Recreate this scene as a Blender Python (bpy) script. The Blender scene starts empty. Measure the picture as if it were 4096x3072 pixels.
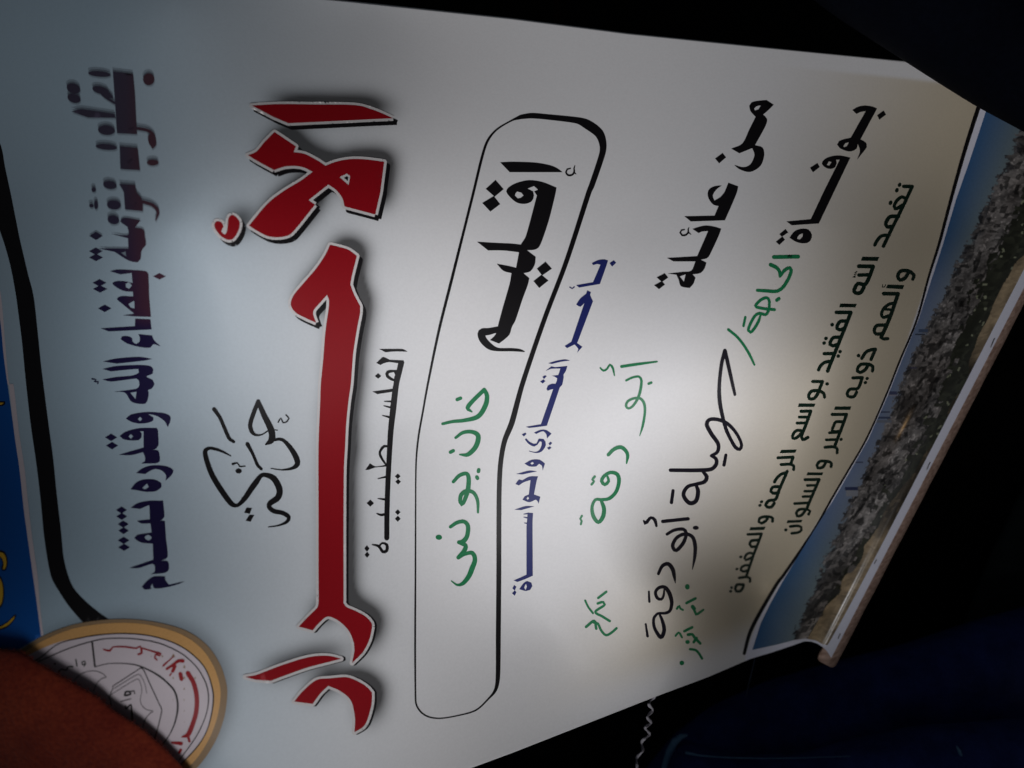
import bpy, math, random
import numpy as np
from mathutils import Vector, geometry

random.seed(4)
RNG = np.random.default_rng(4)
scene = bpy.context.scene
COL = scene.collection

# ------------------------------------------------------------------ camera, world, light, exposure
FPX = 3072.0                      # focal length in picture units (4096 across)
CAM_H = 1.0                       # the phone is held 1 m above the dark floor, looking down
cam_data = bpy.data.cameras.new("camera")
cam = bpy.data.objects.new("camera", cam_data)
COL.objects.link(cam)
cam.location = (0, 0, CAM_H)
cam_data.lens = 27.0
cam_data.sensor_width = 36.0
cam_data.clip_start = 0.01
cam_data.clip_end = 50.0
cam_data.dof.use_dof = True
cam_data.dof.focus_distance = 0.45
cam_data.dof.aperture_fstop = 6.0
scene.camera = cam

world = bpy.data.worlds.new("World")
scene.world = world
world.use_nodes = True
bg = world.node_tree.nodes["Background"]
bg.inputs[0].default_value = (0.75, 0.85, 1.0, 1)
bg.inputs[1].default_value = 0.026

def area(name, loc, target, size, energy, color, spread=180.0, size_y=None):
    d = bpy.data.lights.new(name, "AREA")
    d.energy = energy; d.color = color; d.size = size
    if size_y:
        d.shape = "RECTANGLE"; d.size_y = size_y
    d.spread = math.radians(spread)
    o = bpy.data.objects.new(name, d)
    COL.objects.link(o)
    o.location = loc
    o.rotation_euler = (Vector(target) - Vector(loc)).to_track_quat("-Z", "Y").to_euler()
    return o

area("window_light", (0.0202, -0.3514, 1.0138), (0.0158, 0.1429, CAM_H - 0.44), 0.24, 0.575, (0.975, 0.97, 1.0), spread=72)
area("batten_fill_light", (-0.10, -0.27, 0.965), (0.250, -0.150, 0.45), 0.05, 0.005, (0.93, 0.95, 1.0), spread=24)  # unseen lamp added to brighten the batten's margin and bend

scene.view_settings.view_transform = "Standard"
scene.view_settings.look = "None"
scene.view_settings.exposure = 0.0
scene.view_settings.gamma = 1.0

# ------------------------------------------------------------------ shape of the bent sheet
def rbf(pts):
    P = np.array([(x / 1000.0, y / 1000.0) for x, y, _ in pts]); v = np.array([d for *_, d in pts])
    n = len(P)
    r = np.linalg.norm(P[:, None] - P[None], axis=2)
    K = np.where(r > 0, r * r * np.log(r + 1e-12), 0)
    A = np.zeros((n + 3, n + 3)); A[:n, :n] = K + np.eye(n) * 1e-3
    A[:n, n] = 1; A[:n, n + 1:] = P; A[n, :n] = 1; A[n + 1:, :n] = P.T
    w = np.linalg.solve(A, np.concatenate([v, np.zeros(3)]))
    def f(x, y):
        x = np.asarray(x, float) / 1000.0; y = np.asarray(y, float) / 1000.0
        out = w[n] + w[n + 1] * x + w[n + 2] * y
        for i in range(n):
            r2 = (x - P[i, 0]) ** 2 + (y - P[i, 1]) ** 2
            out = out + w[i] * 0.5 * r2 * np.log(r2 + 1e-12)
        return out
    return f

DEPTH_CONTROLS = [(-200, -100, 0.4182), (700, 0, 0.394), (1500, 0, 0.4624), (2500, 100, 0.4705), (3300, 200, 0.4704), (4300, 350, 0.4905),
    (-200, 800, 0.4376), (700, 900, 0.3662), (1600, 800, 0.4198), (2500, 900, 0.4326), (3300, 900, 0.4449), (3900, 900, 0.5118),
    (-200, 1700, 0.4146), (700, 1700, 0.3955), (1600, 1700, 0.4335), (2400, 1700, 0.4278), (3000, 1700, 0.4292), (3600, 1700, 0.4504),
    (-200, 2600, 0.3598), (700, 2600, 0.3608), (1600, 2600, 0.4176), (2200, 2500, 0.4657), (2700, 2400, 0.4720), (3050, 2350, 0.6040),
    (3300, 2300, 0.5411), (3000, 2650, 0.5550), (3325, 2632, 0.5728), (1600, 3300, 0.404), (-200, 3500, 0.4048)]
_base = rbf(DEPTH_CONTROLS)

def edge_dist(x, y):
    return -((x - 3325) * .8868 + (y - 2632) * .4620)
def edge_along(x, y):
    return ((x - 3325) * .4620 - (y - 2632) * .8868)
def sstep(a, b, t):
    t = np.clip((t - a) / (b - a), 0, 1)
    return t * t * (3 - 2 * t)

def depth(x, y):
    x = np.asarray(x, float); y = np.asarray(y, float)
    d = edge_dist(x, y); e = edge_along(x, y)
    amp = .0120 * np.exp(-(np.maximum(e, 0) / 950.0) ** 2) + .0035
    valley = sstep(36, 185, d) * (1 - sstep(190, 560, d))
    ripple = .0009 * np.sin(x / 310.0 + y / 520.0) + .0006 * np.sin(x / 170.0 - y / 400.0 + 1.0)
    rod = 1.0 / (1 / .560 + (1 / .492 - 1 / .560) * e / 2500.0)      # the batten is straight
    k = 1 - sstep(60, 560, d)
    return _base(x, y) * (1 - k) + rod * k + amp * valley + ripple * sstep(60, 500, d)

def unproject(x, y, D):
    x = np.asarray(x, float); y = np.asarray(y, float)
    return np.stack([(x - 2048) / FPX * D, -(y - 1536) / FPX * D, CAM_H - D], axis=-1)

def on_sheet(x, y, lift=0.0):
    """a point of the sheet, raised by `lift` metres off its face"""
    return unproject(x, y, depth(x, y) - lift)

# ------------------------------------------------------------------ materials
def new_mat(name):
    m = bpy.data.materials.new(name); m.use_nodes = True
    nt = m.node_tree
    return m, nt, nt.nodes["Principled BSDF"]

def ink(name, col, rough=0.55, vary=0.12, coat=0.03):
    m, nt, b = new_mat(name)
    n = nt.nodes.new("ShaderNodeTexNoise"); n.inputs["Scale"].default_value = 900; n.inputs["Detail"].default_value = 3
    tc = nt.nodes.new("ShaderNodeTexCoord"); nt.links.new(tc.outputs["Object"], n.inputs["Vector"])
    n.inputs["Roughness"].default_value = 0.6
    mx = nt.nodes.new("ShaderNodeMix"); mx.data_type = "RGBA"
    mx.inputs[6].default_value = (*[c * (1 - vary) for c in col], 1)
    mx.inputs[7].default_value = (*[min(1, c * (1 + vary)) for c in col], 1)
    nt.links.new(n.outputs[0], mx.inputs[0]); nt.links.new(mx.outputs[2], b.inputs["Base Color"])
    b.inputs["Roughness"].default_value = rough
    b.inputs["Specular IOR Level"].default_value = 0.2
    b.inputs["Coat Weight"].default_value = coat; b.inputs["Coat Roughness"].default_value = 0.22
    return m

def attr_print(name, attr, rough, coat, coat_rough, mottling=0.03, bump=0.02):
    m, nt, b = new_mat(name)
    a = nt.nodes.new("ShaderNodeAttribute"); a.attribute_name = attr
    n = nt.nodes.new("ShaderNodeTexNoise"); n.inputs["Scale"].default_value = 700; n.inputs["Detail"].default_value = 6
    tc = nt.nodes.new("ShaderNodeTexCoord"); nt.links.new(tc.outputs["Object"], n.inputs["Vector"])
    mr = nt.nodes.new("ShaderNodeMapRange")
    mr.inputs[3].default_value = 1 - mottling * 2; mr.inputs[4].default_value = 1 + mottling * 2
    nt.links.new(n.outputs[0], mr.inputs[0])
    vm = nt.nodes.new("ShaderNodeVectorMath"); vm.operation = "SCALE"
    nt.links.new(a.outputs["Color"], vm.inputs[0]); nt.links.new(mr.outputs[0], vm.inputs[3])
    nt.links.new(vm.outputs[0], b.inputs["Base Color"])
    bp = nt.nodes.new("ShaderNodeBump"); bp.inputs["Strength"].default_value = bump; bp.inputs["Distance"].default_value = 0.0004
    nt.links.new(n.outputs[0], bp.inputs["Height"]); nt.links.new(bp.outputs[0], b.inputs["Normal"])
    b.inputs["Roughness"].default_value = rough
    b.inputs["Specular IOR Level"].default_value = 0.2
    b.inputs["Coat Weight"].default_value = coat; b.inputs["Coat Roughness"].default_value = coat_rough
    return m

def cloth(name, c0, c1, scale=260, rough=0.9, bump=0.35, sheen=0.0):
    m, nt, b = new_mat(name)
    tc = nt.nodes.new("ShaderNodeTexCoord")
    n = nt.nodes.new("ShaderNodeTexNoise"); n.inputs["Scale"].default_value = scale; n.inputs["Detail"].default_value = 6
    nt.links.new(tc.outputs["Object"], n.inputs["Vector"])
    n2 = nt.nodes.new("ShaderNodeTexNoise"); n2.inputs["Scale"].default_value = scale / 14
    nt.links.new(tc.outputs["Object"], n2.inputs["Vector"])
    mm = nt.nodes.new("ShaderNodeMath"); mm.operation = "MULTIPLY"
    nt.links.new(n.outputs[0], mm.inputs[0]); nt.links.new(n2.outputs[0], mm.inputs[1])
    cr = nt.nodes.new("ShaderNodeValToRGB")
    cr.color_ramp.elements[0].position = .12; cr.color_ramp.elements[1].position = .45
    cr.color_ramp.elements[0].color = (*c0, 1); cr.color_ramp.elements[1].color = (*c1, 1)
    nt.links.new(mm.outputs[0], cr.inputs[0]); nt.links.new(cr.outputs[0], b.inputs["Base Color"])
    bp = nt.nodes.new("ShaderNodeBump"); bp.inputs["Strength"].default_value = bump; bp.inputs["Distance"].default_value = 0.001
    nt.links.new(n.outputs[0], bp.inputs["Height"]); nt.links.new(bp.outputs[0], b.inputs["Normal"])
    b.inputs["Roughness"].default_value = rough
    b.inputs["Specular IOR Level"].default_value = 0.15
    b.inputs["Sheen Weight"].default_value = sheen
    return m

# ------------------------------------------------------------------ object helpers
def link_mesh(name, verts, faces, mat, parent=None, smooth=True):
    me = bpy.data.meshes.new(name)
    me.from_pydata([tuple(map(float, v)) for v in verts], [], [tuple(map(int, f)) for f in faces])
    me.materials.append(mat)
    if smooth:
        me.polygons.foreach_set("use_smooth", [True] * len(me.polygons))
    me.update()
    o = bpy.data.objects.new(name, me)
    COL.objects.link(o)
    if parent is not None:
        o.parent = parent
        o.matrix_parent_inverse = parent.matrix_world.inverted()
    return o

def empty(name, loc):
    o = bpy.data.objects.new(name, None); o.location = loc
    o.empty_display_size = 0.02
    COL.objects.link(o)
    bpy.context.view_layer.update()
    return o

def tag(o, label=None, cat=None, group=None, kind=None):
    if label: o["label"] = label
    if cat: o["category"] = cat
    if group: o["group"] = group
    if kind: o["kind"] = kind
    return o

# ------------------------------------------------------------------ drawing in the sheet's own plan: strokes and outlines
FR = {"t%d%d" % (i, j): (i * 1024.0, j * 768.0, 1024 / 2212.0) for i in range(4) for j in range(4)}
for k, (x, y) in dict(A=(2760, 980), B=(3160, 700), C=(3160, 1140), E=(2860, 1560), G=(2760, 1960), I=(2000, 1360),
                      J=(2500, 2160), K=(150, 2560), L=(3000, 2000), N=(3456, 800), O=(3456, 1280)).items():
    FR[k] = (x, y, 640 / 2212.0)
FR["M"] = (3000, 2330, 480 / 2212.0); FR["Q"] = (2560, 2400, 1536 / 2212.0); FR["R"] = (2000, 2000, 400 / 1659.0)
FR["Z"] = (0, 0, 1.0)

def parse_pts(s, fr, w0=None):
    x0, y0, k = FR[fr]
    out = []
    for tok in s.split():
        sharp = tok.endswith("!")
        v = [float(a) for a in tok.rstrip("!").split(",")]
        w = (v[2] if len(v) > 2 else (w0 or 0)) * k
        out.append((x0 + v[0] * k, y0 + v[1] * k, w, sharp))
    return out

def smooth_path(pts, closed, step=7.0):
    """Catmull-Rom through the points; sharp points break the curve"""
    n = len(pts)
    P = np.array([p[:3] for p in pts], float); sh = [p[3] for p in pts]
    out = []; flags = []
    segs = n if closed else n - 1
    for i in range(segs):
        a, b = i, (i + 1) % n
        p1, p2 = P[a], P[b]
        p0 = P[(a - 1) % n] if (closed or a > 0) and not sh[a] else p1 - (p2 - p1)
        p3 = P[(b + 1) % n] if (closed or b < n - 1) and not sh[b] else p2 + (p2 - p1)
        L = np.hypot(*(p2 - p1)[:2])
        m = max(1, int(L / step))
        if sh[a] and sh[b]:
            m = max(1, int(L / 28.0)) 
        for j in range(m):
            t = j / m
            if sh[a] and sh[b]:
                q = p1 + (p2 - p1) * t
            else:
                # centripetal-ish: limit tangents by the segment's own length
                m1 = (p2 - p0) * .5; m2 = (p3 - p1) * .5
                l1 = np.hypot(*m1[:2]); l2 = np.hypot(*m2[:2])
                if l1 > L: m1 = m1 * (L / l1)
                if l2 > L: m2 = m2 * (L / l2)
                t2, t3 = t * t, t * t * t
                q = (2*t3-3*t2+1)*p1 + (t3-2*t2+t)*m1 + (-2*t3+3*t2)*p2 + (t3-t2)*m2
            out.append(q); flags.append(sh[a] and j == 0)
    if not closed:
        out.append(P[-1]); flags.append(sh[-1])
    return np.array(out), flags

def disc(cx, cy, rx, ry=None, ang=0.0, n=14):
    ry = ry or rx
    t = np.linspace(0, 2 * math.pi, n, endpoint=False)
    c, s = math.cos(ang), math.sin(ang)
    x, y = rx * np.cos(t), ry * np.sin(t)
    return np.stack([cx + c * x - s * y, cy + s * x + c * y], 1)

def stroke_polys(pts, closed=False):
    path, flags = smooth_path(pts, closed)
    P = path[:, :2]; W = np.maximum(path[:, 2] * 1.07, 1.2) / 2
    if len(P) < 2: return [disc(P[0, 0], P[0, 1], W[0])]
    T = np.zeros_like(P); T[1:-1] = P[2:] - P[:-2]; T[0] = P[1] - P[0]; T[-1] = P[-1] - P[-2]
    T /= np.maximum(np.linalg.norm(T, axis=1, keepdims=True), 1e-9)
    polys = []
    # break the outline at sharp corners so that each run is clean
    brk = [0] + [i for i in range(1, len(P) - 1) if flags[i]] + [len(P) - 1]
    for a, b in zip(brk[:-1], brk[1:]):
        Q = P[a:b + 1]; w = W[a:b + 1]
        t = np.zeros_like(Q)
        if len(Q) > 2: t[1:-1] = Q[2:] - Q[:-2]
        t[0] = Q[1] - Q[0]; t[-1] = Q[-1] - Q[-2]
        t /= np.maximum(np.linalg.norm(t, axis=1, keepdims=True), 1e-9)
        nrm = np.stack([-t[:, 1], t[:, 0]], 1)
        l = Q + nrm * w[:, None]; r = Q - nrm * w[:, None]
        polys.append(np.concatenate([l, r[::-1]]))
    for i in [0, len(P) - 1] + brk[1:-1]:
        if W[i] > 1.6: polys.append(disc(P[i, 0], P[i, 1], W[i], n=12))
    return polys

def winding(px, py, poly):
    """winding number of many points against one polygon"""
    x, y = poly[:, 0], poly[:, 1]; x2, y2 = np.roll(x, -1), np.roll(y, -1)
    w = np.zeros(len(px), int)
    lo, hi = poly.min(0), poly.max(0)
    idx = np.nonzero((px > lo[0]) & (px < hi[0]) & (py > lo[1]) & (py < hi[1]))[0]
    if not len(idx): return w
    X, Y = px[idx], py[idx]
    acc = np.zeros(len(idx), int)
    for i in range(len(x)):
        up = (y[i] <= Y) & (y2[i] > Y); dn = (y[i] > Y) & (y2[i] <= Y)
        side = (x2[i] - x[i]) * (Y - y[i]) - (X - x[i]) * (y2[i] - y[i])
        acc += (up & (side > 0)).astype(int) - (dn & (side < 0)).astype(int)
    w[idx] = acc
    return w

def union_mesh(adds, cuts, grid=44.0):
    """triangulate the union of outlines minus the holes, with points inside so that the print follows the bends"""
    vs, es = [], []
    def put(poly):
        q = []
        n = len(poly)
        for i in range(n):
            a, b = poly[i], poly[(i + 1) % n]
            L = np.hypot(*(b - a)); m = max(1, int(math.ceil(L / 30.0)))
            for j in range(m): q.append(a + (b - a) * j / m)
        q2 = [q[0]]
        for p in q[1:]:
            if np.hypot(*(p - q2[-1])) > 0.05: q2.append(p)
        if len(q2) < 3: return
        s = len(vs)
        vs.extend(Vector((float(p[0]), float(p[1]))) for p in q2)
        es.extend((s + i, s + (i + 1) % len(q2)) for i in range(len(q2)))
    for p in adds: put(p)
    for p in cuts: put(p)
    A = np.concatenate(adds)
    lo, hi = A.min(0), A.max(0)
    gx, gy = np.meshgrid(np.arange(lo[0] + grid * .37, hi[0], grid), np.arange(lo[1] + grid * .41, hi[1], grid))
    gx, gy = gx.ravel(), gy.ravel()
    if len(gx):
        ins = np.zeros(len(gx), bool)
        for p in adds: ins |= winding(gx, gy, p) != 0
        vs.extend(Vector((float(a), float(b))) for a, b in zip(gx[ins], gy[ins]))
    ov, oe, of, *_ = geometry.delaunay_2d_cdt(vs, es, [], 0, 1e-4)
    V = np.array([(v.x, v.y) for v in ov]); F = np.array([f for f in of if len(f) == 3])
    c = V[F].mean(1)
    keep = np.zeros(len(F), bool)
    for p in adds: keep |= winding(c[:, 0], c[:, 1], p) != 0
    for p in cuts: keep &= winding(c[:, 0], c[:, 1], p) == 0
    F = F[keep]
    used = np.unique(F); mp = -np.ones(len(V), int); mp[used] = np.arange(len(used))
    return V[used], mp[F]

def parse_art(text):
    """lines: 'W name' starts a part; 'F frame'; 'S width: points' stroke; 'P: points' outline; 'H: points' hole;
    'O cx,cy,rx,ry,angle ...' ovals; 'D cx,cy,rx,ry' diamonds"""
    parts = []; fr = "Z"
    for line in text.strip().splitlines():
        line = line.split("#")[0].strip()
        if not line: continue
        c = line[0]
        if c == "W": parts.append([line[1:].strip(), [], []])
        elif c == "F": fr = line[1:].strip()
        elif c in "SC":
            h, b = line.split(":"); w = float(h[1:]) if h[1:].strip() else 20
            parts[-1][1] += stroke_polys(parse_pts(b, fr, w))
        elif c in "PH":
            path, _ = smooth_path(parse_pts(line.split(":")[1], fr), True, 9.0)
            parts[-1][1 if c == "P" else 2].append(path[:, :2])
        elif c in "OD":
            x0, y0, k = FR[fr]
            for tok in line[1:].split():
                v = [float(a) for a in tok.split(",")]
                rx, ry = v[2] * k, (v[3] if len(v) > 3 else v[2]) * k
                ang = math.radians(v[4]) if len(v) > 4 else 0
                parts[-1][1].append(disc(x0 + v[0] * k, y0 + v[1] * k, rx, ry, ang, 14 if c == "O" else 4))
    return parts

def print_part(name, adds, cuts, mat, parent, lift):
    V, F = union_mesh(adds, cuts)
    P = on_sheet(V[:, 0], V[:, 1], lift)
    # faces towards the camera
    a = V[F[:, 1]] - V[F[:, 0]]; b = V[F[:, 2]] - V[F[:, 0]]
    flip = (a[:, 0] * b[:, 1] - a[:, 1] * b[:, 0]) > 0
    F[flip] = F[flip][:, ::-1]
    return link_mesh(name, P, F, mat, parent)
# ------------------------------------------------------------------ the print and the handwriting, word by word
ART_NAVY = """
W printed_word
F t00
P: 975,618! 1150,640! 1165,800 1175,1000 1185,1160! 1010,1150! 995,900!
O 635,765,62,42,20 870,780,75,32,15 1315,1215,35,60,-15 900,800,90,25,30
S 20: 840,760 900,830 990,890
S 24: 1190,1110 1280,1130 1330,1180 1320,1270
P: 1035,1265! 1190,1280! 1210,1470! 1040,1460!
O 920,1125,75,42,5 920,1270,95,25,5 1320,1405,52,26
W printed_word
P: 620,965! 700,945 990,985! 1000,1018! 760,1015!
O 640,850,60,38,20 1285,685,50,52 860,640,100,24,5
W printed_word
F t01
O 950,-60,60,35,10 810,-20,20,20
P: 1030,-70! 1170,-60! 1180,0 1230,70 1235,165! 1080,150! 1070,0!
O 985,112,62,40,5 830,112,18,38 790,118,20,16
S 26: 1235,85 1320,115 1365,170 1345,245,8
P: 1040,255 1070,222 1215,245! 1165,308! 1240,325 1255,400 1262,455 1225,505 1215,580 1190,607 1110,592 990,518! 850,488! 1110,490! 1105,400! 960,362! 1105,372 1100,300!
H: 1045,525! 1085,515! 1090,558!
O 980,240,52,38,15
D 830,380,58,36 828,512,58,32 830,566,60,32
W printed_word
P: 950,685! 1010,670 1150,675 1270,690 1285,760 1290,900 1305,1080! 1165,1075! 1060,1066! 1160,1052! 1060,970 1010,925 1045,900 1150,903! 1148,862! 1070,855 1000,820 970,788 1010,770 1080,772 1145,788! 1138,700! 1040,712!
H: 1085,795 1110,780 1140,810 1115,838 1090,825
H: 1110,970 1160,940! 1162,1008! 1130,1000
P: 870,1178! 1165,1160! 1168,1095! 1300,1100! 1310,1188! 940,1205!
D 860,785,60,32 865,838,62,32 905,1006,58,32 1378,729,56,28
W printed_word
P: 1195,1228! 1315,1240! 1330,1280 1390,1335! 1325,1315 1300,1345 1210,1340 1100,1310 1042,1270 1055,1248 1100,1245 1142,1262 1145,1290 1175,1315 1205,1295 1208,1255!
W printed_word
P: 890,1465! 1000,1440 1200,1425 1315,1443! 1240,1458 1010,1483!
P: 885,1530! 1000,1505 1200,1495 1300,1505 1325,1535 1320,1570 1265,1595 1320,1625 1335,1659 1310,1700 1278,1712 1285,1735 1280,1780 1255,1830 1140,1815 1080,1735 985,1727! 1180,1700 1205,1668 1200,1630 1180,1612 960,1638 885,1620! 1000,1600 1150,1585 1200,1560 1195,1530 960,1550!
H: 1125,1735! 1180,1725! 1170,1790!
S 12: 795,1615 830,1622 815,1640 850,1640 845,1655 
W printed_word
F t02
P: 1088,300! 1130,265 1260,243 1400,250 1465,272 1475,310 1450,375! 1420,320 1350,275 1280,262 1325,290 1325,315 1280,335 1200,342 1130,325
H: 1190,303 1210,284 1228,303 1210,322
P: 1035,450! 1080,415 1200,383 1355,380! 1365,400 1370,530 1350,560 1310,570! 1365,575 1380,620 1380,670 1355,685 1220,688! 1252,668 1250,620 1235,590! 1130,615 1030,612! 1100,590 1240,550! 1240,410! 1208,408 1225,430 1222,462 1200,485 1120,487 1060,475
H: 1110,455 1130,433 1150,452 1132,475
D 960,462,52,32 968,533,52,32
P: 1178,770! 1220,735 1290,708 1370,703 1450,715 1498,745 1480,790 1430,835! 1435,790 1400,750 1340,735 1290,755 1255,778!
P: 1128,910! 1180,850 1250,825 1340,828 1395,860 1395,890 1350,925 1270,932 1180,918
H: 1228,900! 1270,860! 1285,890 1250,912
W printed_word
P: 1130,1070! 1190,1030 1290,1010 1410,1010! 1420,1150 1385,1180! 1425,1185! 1435,1330 1448,1495 1390,1528! 1450,1535 1460,1600 1430,1630 1300,1645! 1335,1625 1325,1555 1200,1590 1120,1590! 1325,1520! 1320,1380! 1220,1370 1160,1330 1185,1305 1310,1285! 1300,1205! 1220,1205 1185,1183! 1295,1170! 1290,1045! 1210,1080!
H: 1248,1328 1280,1303 1312,1328 1282,1355
F t03
P: 1225,95! 1270,45 1330,5 1425,5! 1428,35 1460,78! 1600,45! 1520,78 1400,105 1330,105 1318,68! 1300,92 1310,110 1250,118
F t02
D 1050,1090,46,30 1052,1145,46,30 1065,1212,46,30 1068,1268,44,30 1068,1352,50,30 1072,1412,50,30
"""
RED = """
W red_letter
F t10
P: -35,912! 200,900 500,903 780,905 900,915 1000,945 1080,975 1185,1022! 1000,1030 600,1050 280,1065! 150,1010!
W red_letter
P: 160,1140! 345,1265! 325,1315! 420,1330 520,1380 600,1432! 700,1395 820,1375 950,1378 1108,1398! 1075,1659! 1030,1854! 900,1819 765,1784! 745,1710 690,1640 625,1595! 455,1729! 510,1769! 430,1869 350,1969 290,2029 200,2050 100,2040 0,1989 -60,1950! 0,1874 110,1749 240,1650 380,1565 490,1485! 420,1450 350,1435 250,1440 155,1470! 0,1385 -70,1340! 0,1312 80,1220!
H: 722,1530! 785,1500! 812,1520 800,1600!
W red_letter
F t01
P: 1850,285 1872,252 1915,262 1930,300 1912,340 1945,368 1962,330 1975,225 2002,197 2040,215 2072,262 2062,330 2020,400 1980,415 1920,390 1870,335
W red_letter
F t11
P: 640,455! 720,475 800,500 872,552! 855,620 830,720 815,800! 850,890 900,985! 900,1040 885,1120 870,1200 840,1400 820,1659 800,1800 780,2000 770,2200 760,2400 757,2800 757,3300 757,3553! 780,3585 860,3620 950,3670 1000,3730 1000,3780 975,3880 920,3980 830,4070! 850,3960 840,3880 800,3790 720,3710 640,3670 600,3675 530,3740 490,3788! 370,3755! 450,3670 530,3590 540,3540 540,3300 540,2800 540,2200 555,1800 560,1659 580,1450 600,1200 628,1000 630,930 612,890! 560,950 500,1020 495,1060 520,1130! 420,1085 340,1040 300,975 320,900 400,800 520,660 600,540
W red_letter
F t13
P: -92,872! 0,855 200,780 400,715 520,692 620,690 680,700 735,715! 640,740 450,790 250,860 130,905! 0,897!
W red_letter
P: 330,1085! 400,1000 520,900 640,885 780,875 880,910 960,960 1002,1008! 1000,1100 970,1220 930,1300 850,1350! 855,1230 830,1100 800,1050 720,990 625,950! 560,1010 490,1105!
"""
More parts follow.
